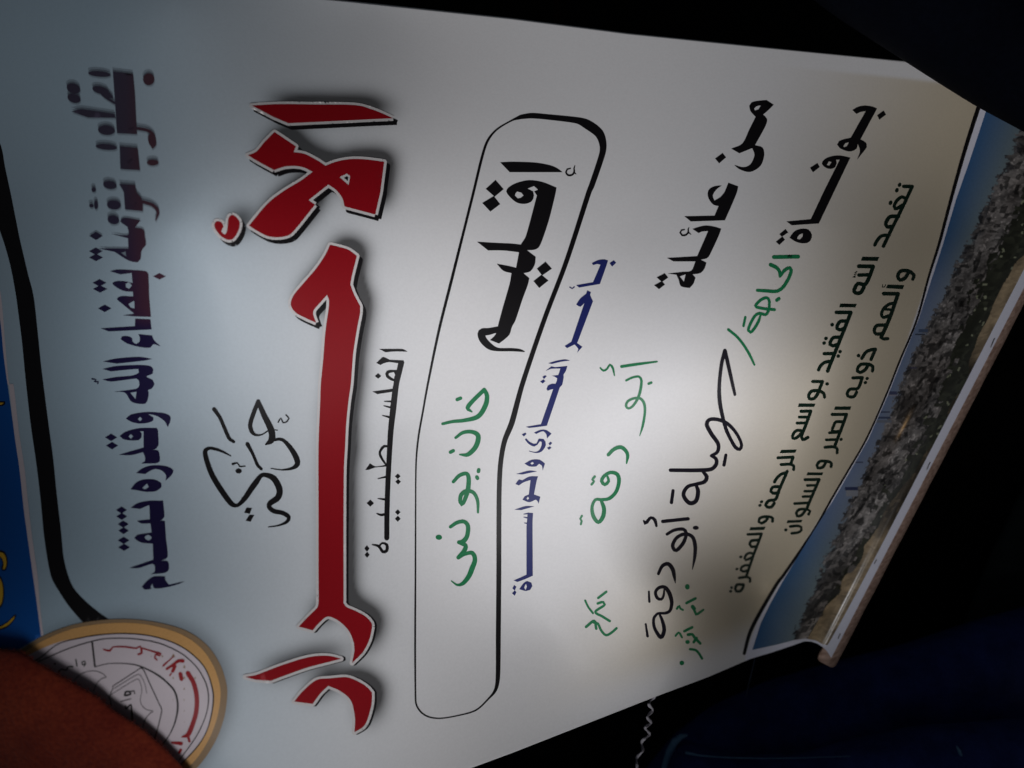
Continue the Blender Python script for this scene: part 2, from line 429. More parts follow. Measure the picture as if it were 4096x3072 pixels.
ART_BLACK = """
W calligraphic_word
F t02
S 30: 1850,218,34 1900,290 1980,470,30 2020,500,24
S 30: 1995,622,8 1900,575,22 1810,555,26 1772,585,38 1795,690,42 1840,800,44 1920,930,46 2000,1035,42 2050,1050,28 2110,995,40 2165,915,46 2212,850,46 2260,790,34 2312,790,40 2370,822,50 2415,910,52 2402,980,50 2335,1030,44 2325,1062,38 2365,1098,38 2442,1115,36 2495,1150,34 2480,1190,26 2410,1222,14 2318,1236,7
S 10: 2085,1010 2092,985
P: 2130,1068! 2178,1072! 2158,1122! 2110,1112!
P: 2155,1130! 2198,1132! 2165,1190! 2122,1182!
S 16: 2012,692,20 2050,682,12 2072,712,12 2118,710,10
O 2062,752,28,22
S 24: 2138,520,34 2182,600,26 2225,700,26 2258,735,24
S 30: 2232,150,34 2192,250,36 2162,350,36 2175,410,34 2207,440,22 2262,438,12 2322,400,10
S 44: 2232,155,36 2282,270,46 2332,370,52 2352,440,54 2342,490,50 2297,522,14
S 30: 2350,485,24 2432,480,26 2492,530,36 2552,620,46 2570,690,44 2525,728,26 2440,742,12 2342,730,8
S 12: 2405,330 2427,295 2447,335 2482,322 2497,298 2472,268
S 8: 2362,395 2397,400
W printed_word
F t11
P: 1065,1357! 1180,1356 1270,1358 1310,1380! 1200,1378 1120,1385!
P: 1040,1478! 1100,1425 1150,1448 1275,1455! 1282,1475! 1236,1659! 1190,1659! 1228,1480! 1150,1470 1105,1480 1075,1495!
S 20: 1215,1545,14 1140,1555,26 1135,1590,26 1190,1625,20 1215,1600,15 1200,1550,20
D 1055,1590,28,24
F t12
S 46: 1220,-60,46 1212,0,46 1203,60,48 1185,220,50 1165,400,46 1150,650,42 1140,850,42 1132,1100,42 1130,1330,42
P: 1005,65! 1200,38! 1200,62 1050,88!
S 14: 1110,150,8 1190,152,18
S 14: 1105,188,8 1150,200 1195,208,20
S 14: 1095,272,8 1170,292,22
S 18: 1150,545,14 1108,538,22 1070,590,20 1085,640,20 1125,700,14
P: 945,742! 985,685! 1030,712 1130,698! 1130,712 1030,722 975,742!
S 14: 1055,818,8 1100,808 1145,800,22
S 14: 1055,990,8 1130,1000,22
S 16: 1045,1120,10 1080,1132,20 1135,1122,22
D 1225,798,24,24 1228,845,24,24 988,1030,32,30 1225,1108,24,24 1225,1165,24,26 958,1422,22,28 960,1476,22,26
S 22: 1005,1388,10 1060,1402,22 1095,1450,24 1130,1440,26 1130,1390,24 1092,1375,15 1065,1400,15
W capsule_frame
F t10
S 20: 2292,1010,36 2212,1040,14 2080,1120,15 2000,1220,20 1950,1370,22 1880,1659,22 1780,2059,22 1680,2459,24 1580,2859,22 1485,3318,18 1440,3568,16 1405,3768,16 1385,3968,14 1380,4218,12 1378,4977,14 1375,5577,16 1378,5977,14 1385,6087,14 1430,6157,14 1500,6197,12 1600,6207,10 1750,6182,10 1900,6137,12 2010,6037,14 2070,5960,26 2090,5850,36 2094,5477,40 2098,4977,40 2100,4318,40 2108,4068,40 2125,3918,40 2152,3798,42 2212,3648,46 2302,3318,40 2492,2759,38 2682,2259,38 2877,1659,42 2902,1600,46 2992,1330,50 2997,1240,60 2962,1150,74 2862,1075,76 2772,1040,52 2512,1010,44 2382,1000,44 2292,1010,36
W printed_word
F t20
P: -102,1403! 0,1398 200,1405 330,1428 390,1453 437,1488! 200,1488 -20,1488!
S 13: 505,1455,10 478,1462,13 466,1488,15 485,1514,16 518,1512,15 538,1488,15 536,1455,12 545,1428,6
S 9: 535,1488,14 556,1506,5
P: 0,1599 60,1574 150,1557 260,1572 385,1621! 375,1679 320,1899 260,2079 230,2139 190,2159 130,2162! 205,2220! 198,2284 160,2344 100,2361! 150,2404! 138,2459 90,2589 30,2769 0,2824 -20,2889 -60,2929 -112,2969! -190,2939! -142,2889 -115,2789 -80,2659 -20,2449 -5,2360! -75,2340 -132,2279! -20,2300 35,2314! 60,2180! -70,2165 -207,2164! -302,2089! -132,2099 0,2105 75,2114! 120,2039 215,1689! 180,1640 190,1690 170,1740 110,1762 40,1750 -20,1700 -50,1655 -30,1620
H: 25,1690 45,1655 80,1665 100,1690 75,1710 50,1715
H: 135,1630! 190,1608! 225,1640! 190,1655
S 45: -120,2845,46 -200,2865,56 -262,2875,62 -250,2935,60 -190,2995,52 -122,3020,28 0,3022,26 70,3028,22 110,3039,6
F t10
P: 1985,1632! 2070,1555! 2140,1635! 2062,1700!
P: 1955,1754! 2055,1694! 2110,1764! 2025,1829!
F t21
P: 215,662! 290,602! 345,663! 260,722!
P: 185,770! 255,715! 315,765! 235,830!
W printed_word
F t20
P: 2050,915! 2070,885 2120,872 2200,865! 2262,905! 2212,955 2170,990! 2205,1030 2190,1090 2100,1255! 2165,1275 2180,1340 2150,1430 2080,1480 2030,1485 1960,1460 1920,1425! 2000,1445 2060,1420 2095,1340 2075,1280! 1965,1325! 1895,1285! 1990,1240 2050,1120 2105,1010! 2060,960
H: 2092,940 2110,920 2150,912 2130,945 2100,955
P: 1755,1370! 1820,1322! 1850,1360! 1790,1412!
F t21
W printed_word
P: 1870,-80! 1955,-48! 1945,0 1900,110 1840,245! 1545,255! 1490,210! 1750,205! 1785,122! 1740,110 1700,60 1690,10 1710,-30 1760,-52 1812,-55! 1765,-20 1735,30 1750,75! 1805,40 1837,0!
P: 1560,320! 1620,300 1680,290 1750,300 1808,318! 1790,370 1740,480 1700,560 1680,575 1630,585! 1680,610! 1665,660 1630,700 1560,712! 1585,740! 1570,790 1535,830! 1460,815 1440,760 1420,715! 1345,705! 1480,690 1550,680 1585,600! 1395,600! 1340,570! 1600,555! 1695,338! 1640,342 1612,355!
H: 1450,730! 1500,712! 1485,775!
S 13: 1490,325,10 1465,330,13 1453,352,15 1472,375,16 1505,370,15 1525,350,15 1522,325,12 1530,305,6
S 9: 1522,348,14 1548,368,5
P: 1250,738! 1320,702! 1350,740! 1295,778!
P: 1228,806! 1295,770! 1322,800! 1270,840!
W printed_word
F t30
P: 728,950! 780,922 840,912 900,920 942,938! 910,1000 850,1110 800,1205! 850,1235 855,1270 770,1380! 795,1300 775,1245! 765,1285 720,1308 680,1305 620,1280 597,1250 612,1222 650,1205 715,1190! 845,960! 800,968 765,985!
H: 650,1265 670,1235 697,1230 680,1265 660,1272
P: 943,995! 1000,955! 1020,990! 962,1035!
P: 465,1415 490,1375 550,1350 620,1343 712,1362! 570,1659! 440,1931! 205,1947! 160,1914! 370,1894! 480,1659! 620,1380! 588,1380! 595,1410 580,1445 540,1460 500,1450
H: 508,1427 525,1395 550,1400 530,1432
P: 363,1450! 427,1408! 447,1443! 388,1490!
F t31
P: 185,395! 230,340 290,318 350,325 380,370 370,415 340,440 290,443 240,430
H: 250,405 270,370 300,358 300,385 275,412
P: 98,365! 152,320! 175,350! 120,387!
P: 68,430! 125,385! 147,412! 98,458!
"""
ART_BORDER = """
W curved_border
F t00
P: -200,900 0,1240 45,1450 90,1659 130,1860 170,2059 240,2359 290,2559 325,2859 350,3109 375,3318 420,3668 460,3968 490,4268 525,4568 550,4818 590,4977 640,5087 740,5197 860,5297 940,5352! 735,5400! 610,5257 520,5127 440,4977 385,4668 350,4318 315,4018 265,3668 225,3318 190,2959 165,2759 130,2509 80,2259 0,1999 -200,1500
W border_line
F Z
S 10: 4060,0,16 3914,430,16 3859,602,15 3806,790,13 3757,974,11 3716,1104,9 3667,1280,8 3601,1439,7.5 3543,1584,7 3465,1757,7 3387,1892,7.5 3324,2000,8 3257,2119,9.5 3132,2304,12 3111,2330,13 3043,2445,14 3000,2530,14 2977,2614,12
"""
ART_BLUE_HEADER = """
W blue_header
F t00
P: -400,2400! -60,2500 0,2759 30,3059 65,3318! 120,3718 170,4068 205,4398 235,4618 285,4977 320,5227 355,5497! 0,5700! -400,5700!
"""
ART_WHITE_LINE = """
W white_line
F t00
P: -60,2300 0,2509 20,2659 40,2909 80,3318 115,3318 165,3738 215,4068 240,4318 275,4618 325,4977 345,5227 375,5487! 355,5497! 320,5227 285,4977 235,4618 205,4398 170,4068 120,3718 78,3330 65,3318 30,3059 0,2759 -60,2500!
"""
ART_YELLOW_EDGE = """
W gilded_letter_edge
F t02
P: -60,1440 0,1438 38,1450 62,1500 66,1560 48,1612 18,1614 10,1590 22,1555 12,1515 0,1500 -60,1480
W gilded_letter_edge
P: -60,140 0,150 45,150 45,175 20,190 0,190 -60,200
F t03
W gilded_letter_edge
P: -60,-20 0,0 20,40 36,110 34,190 15,260 -60,320
W gilded_letter_edge
P: 142,330! 130,370 90,420 40,455 -60,480! -60,440 0,430 70,390 120,340
"""
ART_YELLOW = """
W gilded_letter
F t02
P: -60,1455 0,1452 30,1462 52,1505 55,1560 40,1600 24,1600 32,1560 20,1510 0,1488 -60,1470
W gilded_letter
P: -60,160 0,160 34,162 14,178 0,180 -60,185
F t03
W gilded_letter
P: -60,0 0,20 14,50 25,110 24,180 8,245 -60,300
W gilded_letter
P: 128,345! 120,370 85,410 40,440 -60,470! -60,450 0,440 70,400 115,355
"""
ART_GREEN_PRINT = """
W printed_word
F B
S 46: 1572,158! 1690,160! 1592,370 1490,580 1390,780 1292,985
O 1515,137,24,32,25 1478,212,25,33,25 1390,385,26,34,25
S 44: 1600,330 1548,303 1480,352 1440,430 1455,470 1500,452 1555,415
S 50: 1500,572 1390,575 1350,612 1322,680 1345,718 1420,712
S 44: 1370,832 1270,842 1210,900 1172,968
W printed_word
P: 1000,1130! 1235,1135! 1210,1190! 980,1185!
S 50: 950,1262! 1150,1265! 1105,1390 1060,1490 1030,1522! 940,1502 900,1560 885,1610 930,1638 982,1622 1022,1552
S 46: 952,1385! 1095,1380!
S 15: 925,1338 893,1355 922,1366 884,1378 908,1392 868,1418 900,1412
W printed_word
F C
P: 695,258! 925,262! 905,310! 680,308!
S 48: 642,380! 842,380! 780,540 720,690 640,890 520,1190
S 46: 790,500 700,502 662,545 648,600 685,622 750,600
S 46: 700,722 602,728 567,770 550,820 592,842 660,822
S 44: 472,950! 610,948!
S 44: 560,1055 482,1070 422,1120 395,1175
O 583,550,28,26,-40 498,740,28,24,-30 472,803,28,24,-30 693,922,26,24,-30 668,983,26,24,-30
W printed_word
S 42: 315,1335! 450,1335! 400,1460!
S 44: 478,1552,40 466,1500 405,1465 300,1468 260,1520 270,1572 335,1568 385,1500 400,1465
O 513,1368,26,24
F E
P: 1160,185! 1390,188! 1370,235! 1145,235!
S 42: 1190,295! 1325,292! 1265,460 1215,585 1195,650 1215,690 1285,655
S 38: 1165,375! 1290,375!
S 38: 1135,458! 1255,455!
S 40: 1215,565 1130,560 1080,610 1075,668 1130,660 1200,590
W printed_word
P: 915,828! 1130,822! 1110,868! 895,875!
S 40: 870,938! 1080,928! 1045,1030!
S 40: 915,1032 1040,1027 1088,1050 1088,1100
S 42: 998,1125! 940,1260 880,1400 838,1512 745,1530 700,1590 722,1618 782,1618 818,1565
S 40: 990,1142 920,1162 862,1210 822,1272
S 42: 890,1338 800,1342 772,1400 802,1428 880,1420
O 643,1545,25,20,-30 622,1595,25,20,-30
W printed_word
F G
S 38: 1140,435 1145,392 1100,370 1010,372 960,395 950,440 990,460 1050,425 1075,382
P: 835,515! 1045,508! 1025,553! 820,558!
S 36: 800,615! 990,606! 940,740 880,895 830,1040 780,1190
S 38: 945,692 850,702 825,750 850,785 925,780
S 34: 885,885 830,870 780,892 756,945 772,968 830,945 875,915
S 34: 830,1040 760,1042 720,1062 702,1108 740,1128 800,1110
S 36: 680,1215 790,1202 830,1222 830,1265
S 38: 740,1308! 650,1310 626,1368 642,1400 700,1395 735,1340 740,1308!
O 702,925,24,20,-20 648,1093,22,18,-20 575,1350,20,20 562,1400,22,20
W printed_word
F B
S 48: 1698,1440,46 1712,1385 1640,1328 1530,1330 1490,1400 1522,1452 1590,1425 1640,1345
P: 1350,1515! 1580,1522! 1560,1580! 1325,1565!
S 13: 1280,1520 1275,1550 1308,1548 1320,1520
F C
S 50: 1295,120! 1495,122! 1400,400 1340,550 1270,700
S 42: 1450,252 1380,262 1300,322 1265,400 1290,448 1370,425
S 34: 1300,335 1400,342
S 46: 1320,555 1200,562 1165,630 1192,678 1270,672
S 44: 1262,690 1255,725 1290,745 1352,742
W printed_word
S 44: 992,1015 1050,930 1120,897 1182,888! 1120,1030!
O 948,977,26,26
S 44: 1140,1188 1145,1130 1090,1097 980,1097 945,1130 930,1190 970,1210 1040,1172 1078,1110
S 42: 870,1285! 1000,1280! 940,1428 832,1440 790,1500 802,1538 880,1545 922,1482
O 1067,1293,26,22,-30 1042,1350,26,22,-30
W printed_word
F E
P: 1660,228! 1885,228! 1870,275! 1645,275!
S 42: 1620,338! 1820,338! 1760,500 1700,660 1650,790
S 40: 1785,440 1670,442 1640,500 1618,560 1655,578 1740,568
S 36: 1580,592! 1700,586!
S 36: 1540,690! 1690,685!
S 40: 1520,792 1650,786 1692,820 1688,868
O 1743,682,24,22,-30
W printed_word
S 40: 1605,1060 1610,1012 1560,987 1450,987 1410,1040 1422,1078 1490,1068 1532,1000
P: 1280,1138! 1500,1140! 1480,1180! 1265,1180!
S 40: 1245,1240! 1440,1238! 1370,1400 1310,1540 1270,1640
S 34: 1275,1320! 1405,1318!
S 34: 1240,1400! 1375,1398!
S 34: 1215,1475! 1345,1470!
S 36: 1100,1570! 1305,1560!
F G
S 38: 1640,335 1660,292 1620,267 1510,270 1470,320 1482,362 1540,350 1592,288
P: 1350,418! 1555,412! 1540,448! 1335,458!
S 36: 1385,505 1480,495 1535,512 1540,558 1490,588 1405,600
O 1325,552,24,22,-20
"""
ART_BLUE = """
W printed_word
F t21
P: 690,615! 740,590 800,582 830,592! 815,640 760,795! 580,826! 555,805! 700,780! 765,628! 735,622 700,632!
S 10: 500,822 520,835 538,820
P: 843,615! 880,590! 900,612! 865,645!
P: 650,850! 682,865! 675,890! 700,945! 570,1290! 562,1305! 608,1338! 560,1392! 572,1355 540,1318! 475,1350! 455,1330! 512,1295! 625,960! 590,992 555,972! 590,920 640,880!
W printed_word
F I
P: 665,322! 780,287 900,268 968,284! 850,300 720,332!
P: 630,428! 710,365! 760,376 830,370 932,360! 910,430 878,480 882,512! 860,620 828,655! 655,1165! 650,1185 400,1216 358,1200! 565,1165! 735,678! 690,690 660,702! 642,680 660,632 720,605 768,605! 790,530 720,495! 805,485! 835,395! 780,395 705,398!
P: 585,510! 622,488! 648,500! 608,540!
P: 555,575! 600,545! 628,570! 590,602!
P: 470,1280! 560,1242 640,1245 712,1295! 650,1362! 642,1310 600,1262 540,1280 500,1300!
P: 300,1305! 350,1280! 367,1300! 330,1335!
S 30: 400,1535,8 490,1555,14 560,1530,36 605,1450,56 590,1390,46 545,1380,30! 510,1440,22 470,1455,36 400,1420,30 360,1375,24
P: 670,1430! 700,1405! 722,1425! 690,1460!
P: 650,1490! 690,1470! 712,1490! 675,1520!
W printed_word
F t22
P: 108,688! 170,655 240,655 285,688! 265,750! 258,705 235,690 210,712 150,712
H: 158,685 178,674 190,686 172,698
P: 35,778! 150,748 217,755! 90,782!
P: 30,865! 60,825 90,832! 150,800 225,798! 215,830 190,955! 245,975! 230,1035! 208,1000 150,1022 90,1000! 110,970 145,955! 160,830! 100,850 60,877!
H: 125,990 138,974 148,988 135,1002
P: 20,1086! 120,1055 192,1058! 80,1090!
P: 135,1112! 182,1115! 178,1200 180,1659! 125,1659! 125,1230 130,1180!
S 13: 100,1125,6 145,1118
S 13: 100,1150,6 140,1158
S 13: 105,1200,6 140,1207
F R
P: 225,1335! 330,1290 440,1240! 545,1255! 420,1312 290,1360!
P: 320,1482! 380,1390 450,1345 520,1370 537,1430 500,1492 430,1510
H: 400,1450! 430,1392! 447,1440! 425,1495!
P: 205,1465! 235,1410! 272,1440! 245,1502!
P: 200,1550! 245,1498! 272,1530! 245,1590!
"""
ART_MARKER_GREEN = """
W handwritten_word
F A
S 50: 1160,168 1495,162
S 44: 1115,275,50 1190,310,48 1235,360,44 1245,435,36! 1310,350 1380,315 1400,350 1370,450 1290,580 1200,640 1050,635 930,628,38
S 44: 1200,765 1230,742
S 38: 1170,895 1050,885 920,860 905,838 980,760 1060,730 1095,770 1095,860 1080,920 1045,965 960,945 900,980 840,1080 805,1180 840,1210 900,1140 950,1050 975,975,26
S 33: 765,1000 740,1120
W handwritten_stroke
S 35: 530,1170 650,1270 740,1380 820,1510 890,1655,28
W handwritten_word
F t12
S 35: 1865,240,12 1828,208,34 1870,150,34 1972,50,32! 1996,100,36 1985,180,40 1920,280,38 1800,315,30 1700,325,26 1612,345,22
S 28: 1738,135 1768,123
S 32: 1725,465,22 1790,420,28 1870,415,32 1920,450,40 1900,540,40 1830,610,34 1760,610,12
S 28: 1680,590 1705,577
S 34: 1705,845,26 1760,790,30 1820,775,32 1838,820,36 1830,920,38 1800,1010,32 1780,1045,28 1765,1020,32 1772,960,34 1820,925,34 1880,940,30 1915,1010,28 1918,1110,18
S 30: 1925,742 1922,756
S 30: 1908,805 1914,815
S 34: 1680,1235,26 1740,1197,30 1800,1190,32 1832,1230,36 1822,1320,36 1785,1365,40 1752,1368,30! 1810,1395,36 1800,1440,36 1748,1500,32! 1800,1472,28 1868,1460,34 1892,1520,38 1865,1600,42 1840,1660,40 1790,1722,32 1740,1737,18 1688,1702,9
O 1580,1325,28,22
W handwritten_word
F I
S 36: 1680,368,38 1900,335,36 2170,300,22
S 26: 1385,385,18 1430,425,28 1480,400,26 1520,342,28 1560,390,30 1582,490,18
S 34: 1745,560,28 1830,520,28 1920,507,30 1955,560,34 1940,700,38 1900,820,36 1830,920,32 1775,948,30 1742,912,34 1765,850,34 1850,808,32 1940,810,34 1993,880,38 2003,1000,34 1975,1180,32 1930,1330,10
S 34: 2055,605 2092,590
W handwritten_word
F t22
S 30: 832,612,28 880,565,30 940,546,32 985,580,30 1000,620,28 990,685,12
S 28: 825,800,18 835,840,25 802,870,28 775,840,30 792,800,28 850,765,28 910,782,32 925,840,32 900,930,30 840,990,28 770,1000,24 722,1000,24 692,1060,26 702,1140,32 745,1195,30 785,1150,34 795,1080,34 772,1010,26
S 20: 715,800 695,825 708,842 688,868
S 18: 604,1140 590,1165 602,1185 595,1212
W handwritten_word
F t23
S 17: 632,212 660,270 700,322
S 20: 745,190 815,137
S 20: 740,238 788,225 802,250 720,310 780,350 845,390
S 22: 640,440 710,388 728,455
S 20: 705,402 742,412 770,470 812,512 860,490 903,452
W handwritten_word
F J
O 862,648,32,38
S 34: 850,872 975,808
S 28: 718,950 748,908 768,950 800,966
S 50: 935,922 955,950
S 34: 945,930 965,990 985,1032 1085,965,26
W handwritten_word
S 34: 820,1262 930,1207
S 28: 700,1325 745,1280 787,1345
S 36: 870,1310 930,1305 960,1345 1040,1430
S 36: 950,1412 990,1355
O 865,1410,32,28
S 32: 900,1510 980,1525 1030,1580 1065,1640
F t23
O 1468,752,20,20
"""
ART_MARKER_BLACK = """
W handwritten_word
F t21
S 30: 1926,1750,24 1905,1659,28 1865,1480,32 1840,1372,32! 1812,1480,30 1792,1659,30 1795,1809,34 1824,1959,30 1850,2050,30 1888,2135,28 1932,2207,30 1968,2224,28 1984,2188,26 1958,2118,26 1905,2042,28 1842,1990,30 1765,1964,30 1705,1968,30 1683,2010,34 1722,2089,34 1782,2179,32 1775,2246,28 1722,2279,24! 1762,2305,30 1766,2350,32 1722,2395,32 1600,2405,32 1370,2404,30
S 30: 1640,2408,20 1682,2459,34 1662,2505,32 1590,2525,28 1515,2549,30 1482,2619,32 1532,2687,34 1590,2669,34 1608,2589,34 1590,2529,26
F t22
S 28: 1848,615,26 1832,700
S 28: 1392,922,26 1378,1024
W handwritten_word
S 24: 1138,1182,14 1152,1206,28 1200,1155,24 1235,1177,28 1248,1226,20
S 28: 1302,1188 1522,1165
S 28: 1340,1298,24 1400,1264,26 1480,1255,28 1506,1290,28 1482,1370,30 1420,1438,30 1388,1400,30 1420,1332,28 1490,1297,28 1558,1320,30 1583,1400,32 1578,1500,26 1558,1604,6
O 1588,1243,26,18
W handwritten_word
S 28: 1265,1640,24 1300,1572,28 1350,1555,32 1388,1600,34 1402,1659,28 1412,1722,6
F t23
S 26: 1315,120,14 1310,170,20 1290,202,22 1255,190,26 1240,140,26 1270,102,26 1320,97,30 1360,150,34 1380,230,30 1365,300,26 1320,322,22 1260,325,20 1225,370,24 1232,450,26 1285,530,32 1315,470,32 1300,390,28 1276,332,18
S 20: 1183,135,16 1187,222
S 22: 1155,415,16 1172,520
"""
SEAL_OUT = "F t03\nW x\nP: -300,900 0,730 150,655 350,530 600,430 850,385 1100,373 1350,400 1600,470 1780,590 1900,760 1960,950 1960,1080 1930,1250 1850,1450 1700,1659 1450,1850 800,2050 100,1950 -300,1500"
SEAL_GOLD = "F t03\nW x\nP: -300,960 0,770 170,680 370,560 620,458 860,415 1100,405 1330,430 1570,505 1740,625 1850,790 1902,960 1902,1080 1872,1240 1795,1430 1650,1630 1400,1800 800,1990 100,1900 -300,1460"
SEAL_IN = "F t03\nW x\nP: -250,1020 0,820 230,690 480,580 700,530 900,502 1100,495 1300,515 1500,575 1650,665 1775,800 1840,990 1840,1130 1790,1330 1700,1480 1560,1630 1300,1780 800,1930 100,1850 -250,1440"
ART_SEAL_LINES = """
W seal_line
F t03
S 9: 0,830 310,728 500,590,7 700,535 900,505 1100,498 1300,518 1500,578 1650,668 1775,803 1838,990,12 1838,1130,12 1790,1330 1700,1480 1560,1630
S 8: 0,870 340,735 600,625 850,552 1000,538 1200,548 1400,590 1580,680 1700,790 1780,930,10 1802,1060,10 1780,1200 1700,1380 1550,1590
S 15: 797,578 820,782
S 8: 822,785,6 950,757,5 1150,765,8 1300,820,12 1420,900,14 1510,1000,15 1536,1130,16 1510,1270,12 1460,1380,8 1400,1460,8
F K
S 10: 1430,385! 1040,640! 1040,690 1012,720 1010,760 988,790 1010,840 1015,910
S 13: 1430,385 1470,420 1560,620 1690,900 1718,960 1710,1020 1660,1230 1620,1360
S 7: 1060,670 1390,475 1450,530 1490,630 1510,740
S 7: 1015,755 1380,540 1430,620 1440,720 1420,820 1440,900 1500,960 1590,980
S 9: 1600,985 1530,1040 1480,1120 1460,1210
S 24: 1205,765 1215,722 1270,715 1290,748 1215,768
S 16: 1290,712 1335,702 1343,740
S 11: 1150,852 1290,812
S 22: 1218,912 1225,955 1290,892 1300,960 1312,1100
S 8: 500,565 600,470 720,430 830,435 920,480 950,515! 880,540 820,600 770,710
"""
ART_SEAL_RED = """
W seal_word
F K
S 20: 910,130,16 1000,150,26 1040,100,16 1200,95,20 1370,115 1420,90 1440,180,30 1390,200
S 20: 1450,115 1600,160 1700,190,26 1690,220 1640,200,26 1620,250 1650,275
S 24: 1740,355 1880,228,12
S 34: 1790,400 1880,340 1950,290,44 2010,290,48
S 44: 1870,430 1900,362
S 18: 1830,490 1850,462
W seal_word
S 52: 1975,470 1990,540
S 60: 2080,460 2160,600 2202,800 2192,1000 2140,1180 2080,1310 2000,1340,20
S 34: 2080,1320 2100,1400
S 44: 1862,1420,30 1985,1432,50
S 38: 1960,1558 1980,1520
"""
ART_SEAL_GREEN = """
W seal_word
F K
S 16: 640,370,10 665,330 650,290 612,310 620,342 650,335
S 17: 530,270 545,360
S 16: 490,368 420,372 400,420 330,402 290,445
O 240,330,14,14
"""
# ------------------------------------------------------------------ materials used on the poster
M_navy = ink("navy_print", (0.012, 0.008, 0.045))
M_red = ink("red_print", (0.27, 0.002, 0.007), vary=0.10)
M_white = ink("white_print", (0.62, 0.59, 0.58), vary=0.03)
M_black = ink("black_print", (0.006, 0.005, 0.006))
M_blue = ink("blue_print", (0.014, 0.020, 0.125))
M_dgreen = ink("dark_green_print", (0.0035, 0.016, 0.009))
M_header = ink("blue_header_print", (0.004, 0.075, 0.30), vary=0.05)
M_gold = ink("gold_print", (0.60, 0.33, 0.12))
M_gold_dark = ink("dark_gold_print", (0.27, 0.18, 0.10))
M_seal = ink("seal_white_print", (0.60, 0.53, 0.56), vary=0.03)
M_yellow = ink("yellow_print", (0.62, 0.36, 0.03))
M_mgreen = ink("green_marker", (0.013, 0.185, 0.070), rough=0.5, vary=0.42, coat=0.05)
M_mblack = ink("black_marker", (0.012, 0.010, 0.016), rough=0.45, vary=0.25, coat=0.05)

poster = empty("poster", unproject(2048, 1536, depth(2048, 1536)))
tag(poster, "bent glossy condolence poster with red Arabic headline, stapled to a wooden batten", "poster")

# ------------------------------------------------------------------ the paper sheet
TOP = np.array([(-300, -160), (1371, 0), (2048, 72), (2511, 132), (3072, 189), (3618, 244), (4516, 345)], float)
BOT = np.array([(-300, 3915), (1880, 3074), (2048, 3012), (2627, 2785), (2835, 2707), (3000, 2636), (3087, 2610), (3152, 2588),
                (3217, 2565), (3245, 2566), (3270, 2575), (3293, 2590), (3307, 2604), (3325, 2632)], float)

red_parts = parse_art(RED)
seal_out = parse_art(SEAL_OUT)[0][1]

def soft_mask(polys, dx, dy, sigma, cell=12.0):
    """a softened print mask of outlines shifted by dx, dy: the printed glow round the headline"""
    xs = np.arange(-312, 4800, cell); ys = np.arange(-240, 3950, cell)
    X, Y = np.meshgrid(xs, ys)
    m = np.zeros(X.size, bool)
    for p in polys:
        m |= winding(X.ravel(), Y.ravel(), p + np.array([dx, dy])) != 0
    m = m.reshape(X.shape).astype(float)
    r = int(3 * sigma / cell) + 1
    k = np.exp(-.5 * (np.arange(-r, r + 1) * cell / sigma) ** 2); k /= k.sum()
    m = np.apply_along_axis(lambda v: np.convolve(v, k, "same"), 0, m)
    m = np.apply_along_axis(lambda v: np.convolve(v, k, "same"), 1, m)
    def look(x, y):
        fx = np.clip((x - xs[0]) / cell, 0, len(xs) - 1.001); fy = np.clip((y - ys[0]) / cell, 0, len(ys) - 1.001)
        i, j = fx.astype(int), fy.astype(int); a, b = fx - i, fy - j
        return (m[j, i] * (1 - a) + m[j, i + 1] * a) * (1 - b) + (m[j + 1, i] * (1 - a) + m[j + 1, i + 1] * a) * b
    return look

def interp_path(P, t):
    x = P[:, 0]
    xx = x[0] + (x[-1] - x[0]) * t
    return xx, np.interp(xx, x, P[:, 1])

NV, NU = 470, 400
t = 1 - (1 - np.linspace(0, 1, NV)) ** 1.5
tx, ty = interp_path(TOP, t); bx_, by_ = interp_path(BOT, t)
u = np.linspace(0, 1, NU)[:, None]
SX = tx[None] * (1 - u) + bx_[None] * u; SY = ty[None] * (1 - u) + by_[None] * u
sx, sy = SX.ravel(), SY.ravel()
V = on_sheet(sx, sy)
idx = np.arange(NV * NU).reshape(NU, NV)
F = np.stack([idx[:-1, :-1], idx[1:, :-1], idx[1:, 1:], idx[:-1, 1:]], -1).reshape(-1, 4)

# print colours of the paper: pale blue wash at the head, tan wash at the foot, plain margins, soft grey glow round the headline
white = np.array([0.78, 0.77, 0.765]); pale = np.array([0.36, 0.47, 0.545]); tan = np.array([0.60, 0.52, 0.385])
LX = np.array([4060, 3914, 3812, 3716, 3601, 3465, 3324, 3132, 3043, 2977.]); LY = np.array([0, 430, 768, 1104, 1439, 1757, 2000, 2304, 2445, 2614.])
line_x = np.interp(sy, LY, LX)
k_blue = 1 - sstep(250, 1900, sx)
col = white[None] * (1 - k_blue[:, None]) + pale[None] * k_blue[:, None]
dtan = (line_x - sx) * .88
k_tan = (1 - sstep(0, 850, dtan)) * sstep(-4, 2, dtan)
top_y = np.interp(sx, TOP[:, 0], TOP[:, 1])
k_tan = k_tan * sstep(58, 82, sy - top_y)
bot_y = np.interp(sx, BOT[:, 0], BOT[:, 1])
k_tan = k_tan * sstep(20, 200, bot_y - sy)
col = col * (1 - k_tan[:, None]) + tan[None] * k_tan[:, None]
margin = np.array([0.80, 0.80, 0.90])
k_m = 1 - sstep(-8, 0, dtan)
col = col * (1 - k_m[:, None]) + margin[None] * k_m[:, None]
reds = [p for q in red_parts for p in q[1]]
gl = soft_mask(reds, 40, -32, 36)
g = np.clip(gl(sx, sy) * 2.2, 0, 1)[:, None]
col = col * (1 - .90 * g) + np.array([0.02, 0.018, 0.018])[None] * (.90 * g)
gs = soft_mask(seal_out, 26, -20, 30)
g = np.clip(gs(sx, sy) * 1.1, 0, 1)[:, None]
col = col * (1 - .55 * g) + np.array([0.05, 0.05, 0.055])[None] * (.55 * g)

